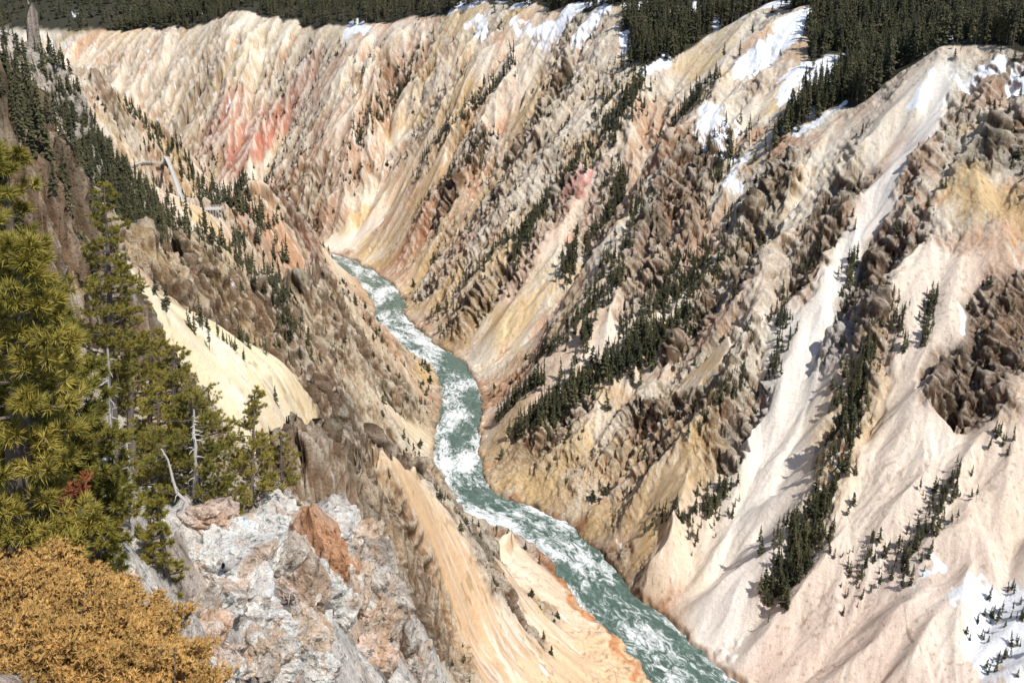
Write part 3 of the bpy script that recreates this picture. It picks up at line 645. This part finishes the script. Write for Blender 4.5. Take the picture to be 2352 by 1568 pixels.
# ------------------------------------------------------------------ foreground rocks
import bmesh
bm=bmesh.new(); bmesh.ops.create_icosphere(bm,subdivisions=5,radius=1); IV=np.array([v.co[:] for v in bm.verts]); IF=np.array([[q.index for q in f.verts] for f in bm.faces]); bm.free()
def rockmesh(c,size,seed,color,cracks=(.14,.10,.08),stain=.6,white=.6,stepk=.2):
    r=np.random.default_rng(seed); npl=r.integers(12,20); nn=r.normal(size=(npl,3)); nn/=np.linalg.norm(nn,axis=1)[:,None]
    dd=r.uniform(.5,1.0,npl); dot=IV@nn.T; rad=np.min(np.where(dot>.05,dd/np.maximum(dot,.05),9),axis=1); rad=np.minimum(rad,1.2)
    def n3(s,sd): return (vnoise(IV[:,0]*s+sd+IV[:,2]*s*.7,IV[:,1]*s-IV[:,2]*s*.6,sd)+vnoise(IV[:,2]*s+3,IV[:,0]*s+IV[:,1]*s*.5,sd+2))/2
    a=1-2*np.abs(n3(2.6,seed%7)); b_=n3(7,seed%5+1); c_=n3(16,seed%6); d_=1-2*np.abs(n3(5,seed%3+2))
    stp=np.floor(n3(3.5,(seed+2)%7)*5)/5
    v=IV*rad[:,None]*(1+.12*a+.10*d_+.06*b_+.035*c_+stepk*stp)[:,None]
    colr=np.array(color)[None]*(1+.28*b_+.18*c_+.12*a+.2*stp)[:,None]
    wm=sstep(.1,.5,n3(3.1,seed%4)+.3*c_)[:,None]*white; colr=colr*(1-wm)+np.array([.86,.80,.72])*wm
    om=sstep(.15,.45,n3(2.2,(seed+3)%5)+.3*c_)[:,None]*stain; colr=colr*(1-om)+np.array([.60,.36,.20])*om
    cm=sstep(.3,.8,-np.minimum(a,d_)+.3*c_)[:,None]; colr=colr*(1-cm*.75)+np.array(cracks)*cm*.75
    ang=r.random()*6.28; M=np.array([[math.cos(ang),-math.sin(ang),0],[math.sin(ang),math.cos(ang),0],[0,0,1]])
    return (v*np.array(size))@M.T+np.array(c),IF,np.clip(colr,.02,.88)
parts=[];cols=[]
def addrock(px,py,s,seed,c,k=.9,sink=.36):
    p=gp(px,py); s=np.array(s)*k; v,f,cc=rockmesh(p+W([0,0,s[2]*(.5-sink)]),s,seed,c); parts.append((v,f,0)); cols.append(cc)
white=(.84,.78,.70); grey=(.54,.46,.38); orng=(.58,.30,.16); pinkc=(.72,.53,.41); tanr=(.68,.52,.38)
RK=[(640,1225,(1.3,1.2,1.1),white),(590,1260,(1.1,1,.9),white),(690,1250,(1.0,1.1,1.1),pinkc),(830,1245,(1.2,1.2,1.2),tanr),(860,1310,(1.2,1,1.6),grey),(800,1350,(1.0,.9,1.3),tanr),
 (700,1225,(1.1,1,.8),grey),(780,1220,(1.2,1,.7),white),(640,1310,(.8,.8,.9),grey),(560,1320,(.8,.9,.6),white),(720,1360,(.8,.8,1.0),white),(900,1400,(.9,.9,1.5),grey),(870,1450,(.9,.8,1.2),tanr),(930,1490,(.8,.9,1.4),grey),
 (780,1430,(.7,.7,.9),white),(700,1460,(.6,.7,.7),tanr),(600,1430,(.5,.6,.5),white),(850,1520,(.7,.7,.9),pinkc),(650,1540,(.4,.5,.5),white),(500,1390,(.5,.5,.4),white),(520,1250,(.8,.8,.5),white),(740,1540,(.5,.5,.6),white),(480,1200,(.9,.8,.5),pinkc),(960,1560,(.8,.8,1.3),grey),(550,1540,(.3,.3,.3),tanr)]
for i,(px,py,s,c) in enumerate(RK): addrock(px,py,s,i+40,c)
r_=np.random.default_rng(5)
for i in range(70):
    px=r_.uniform(470,1000); lo=1260+max(0,(px-860))*2.4+max(0,(560-px))*.5; py=lo+(1568-lo)*r_.random()
    sc=r_.uniform(.22,.5)*(1.0 if py<1350 else .7); addrock(px,py,(sc*r_.uniform(.7,1.3),sc,sc*r_.uniform(.7,1.6)),200+i,[white,white,grey,tanr,pinkc][r_.integers(0,5)],1.0,.2)
v,f,mi=join(parts); make_mesh("rock_outcrop",v,f,[near_mat],False,np.vstack(cols))
p=gp(755,1330); v,f,cc=rockmesh(p+W([0,-.6,.6]),(1.1,.9,1.6),97,orng,stain=.5,white=.25,stepk=.2); make_mesh("boulder",v,f,[near_mat],False,cc)
p=gp(685,1340); v,f,cc=rockmesh(p+W([0,-.3,.3]),(.7,.7,1.1),98,(.50,.36,.26),stain=.5,white=.4,stepk=.3); make_mesh("boulder",v,f,[near_mat],False,cc)
# ------------------------------------------------------------------ overlook walkway + platform
m_wood,nt,bb_=newmat("weathered_timber"); nz=noise(nt,1.2,4); rr_=nt.nodes.new("ShaderNodeValToRGB"); rr_.color_ramp.elements[0].color=(.50,.47,.42,1); rr_.color_ramp.elements[1].color=(.75,.71,.64,1); nt.links.new(nz.outputs[0],rr_.inputs[0]); nt.links.new(rr_.outputs[0],bb_.inputs["Base Color"])
def box(c,sx,sy,sz,ang=0):
    v=np.array([[x,y,z] for x in(-.5,.5) for y in(-.5,.5) for z in(-.5,.5)])*np.array([sx,sy,sz]); M=np.array([[math.cos(ang),-math.sin(ang),0],[math.sin(ang),math.cos(ang),0],[0,0,1]])
    return v@M.T+np.array(c),np.array([[0,1,3,2],[4,6,7,5],[0,4,5,1],[2,3,7,6],[0,2,6,4],[1,5,7,3]])
def walkway(name,pl,width):
    global Zcur
    keepZ=Zcur; Zcur=H; hp=np.array([hit(*q) for q in pl]); Zcur=keepZ
    pts=catmull(hp,6)
    z=hq(pts[:,0],pts[:,1]); zs=np.array([z[max(0,i-3):i+4].max() for i in range(len(z))]); kk=np.ones(5)/5
    zs=np.convolve(np.pad(zs,2,mode='edge'),kk,'valid'); pts[:,2]=zs+.4; parts=[]
    for i in range(len(pts)-1):
        a,b=pts[i],pts[i+1]; d=b-a; L=np.hypot(d[0],d[1])+.01; ang=math.atan2(d[1],d[0]); nseg=4
        for q in range(nseg):
            c=a+d*(q+.5)/nseg
            parts.append((*box(c,L/nseg+.05,width,.3,ang),0))
            nx,ny=-d[1]/L,d[0]/L
            for s in (-1,1):
                o=np.array([nx*s*width/2,ny*s*width/2,0])
                parts.append((*box(c+o+W([0,0,1.1]),L/nseg+.05,.12,.12,ang),0))
                parts.append((*box(c+o-W([0,0,.2]),.14,.14,2.6,ang),0))
    v,f,mi=join(parts); return make_mesh(name,v,f,[m_wood],False,None,mi)
walkway("boardwalk",[(275,372),(305,382),(345,385),(378,405),(388,425),(420,460)],2.4)
Zk=Zcur; Zcur=H; pc_=hit(493,485); Zcur=Zk; pc_[2]=max(hq(pc_[0]+dx,pc_[1]+dy) for dx in (-4,0,4) for dy in (-3,0,3))+.8; parts=[]
parts.append((*box(pc_,10,7,.4),0))
for sx in np.linspace(-5,5,7):
    for sy in (-3.5,3.5): parts.append((*box(pc_+W([sx,sy,.7]),.18,.18,1.4),0)); parts.append((*box(pc_+W([sx,sy,-3]),.25,.25,6),0))
for sy in np.linspace(-3.5,3.5,5):
    for sx in (-5,5): parts.append((*box(pc_+W([sx,sy,.71]),.17,.17,1.38),0))
for z in (.6,1.35):
    for sy in (-3.5,3.5): parts.append((*box(pc_+W([0,sy,z]),10,.12,.16),0))
    for sx in (-5,5): parts.append((*box(pc_+W([sx,0,z+.02]),.12,7,.14),0))
v,f,mi=join(parts); make_mesh("viewing_platform",v,f,[m_wood],False,None,mi)
# ------------------------------------------------------------------ light
SEL=math.radians(56); sdir=np.array([.52,-.48]); sdir/=np.linalg.norm(sdir)
sv=Vector((sdir[0]*math.cos(SEL),sdir[1]*math.cos(SEL),math.sin(SEL)))
sl_=bpy.data.lights.new("sun",'SUN'); sl_.energy=5; sl_.angle=math.radians(.6); sl_.color=(1,.965,.91)
so=bpy.data.objects.new("sun",sl_); scene.collection.objects.link(so); so.rotation_euler=(-sv).to_track_quat('-Z','Y').to_euler()
w=bpy.data.worlds.new("World"); scene.world=w; w.use_nodes=True; nt=w.node_tree
bg=nt.nodes["Background"]; bg.inputs[1].default_value=.14
sk=nt.nodes.new("ShaderNodeTexSky"); sk.sky_type='NISHITA'; sk.sun_disc=False; sk.sun_elevation=SEL; sk.sun_rotation=math.atan2(sdir[0],sdir[1]); sk.altitude=2300
nt.links.new(sk.outputs[0],bg.inputs[0])
scene.view_settings.view_transform='Standard'; scene.view_settings.look='None'; scene.view_settings.exposure=0
print("done",time.time()-T0)
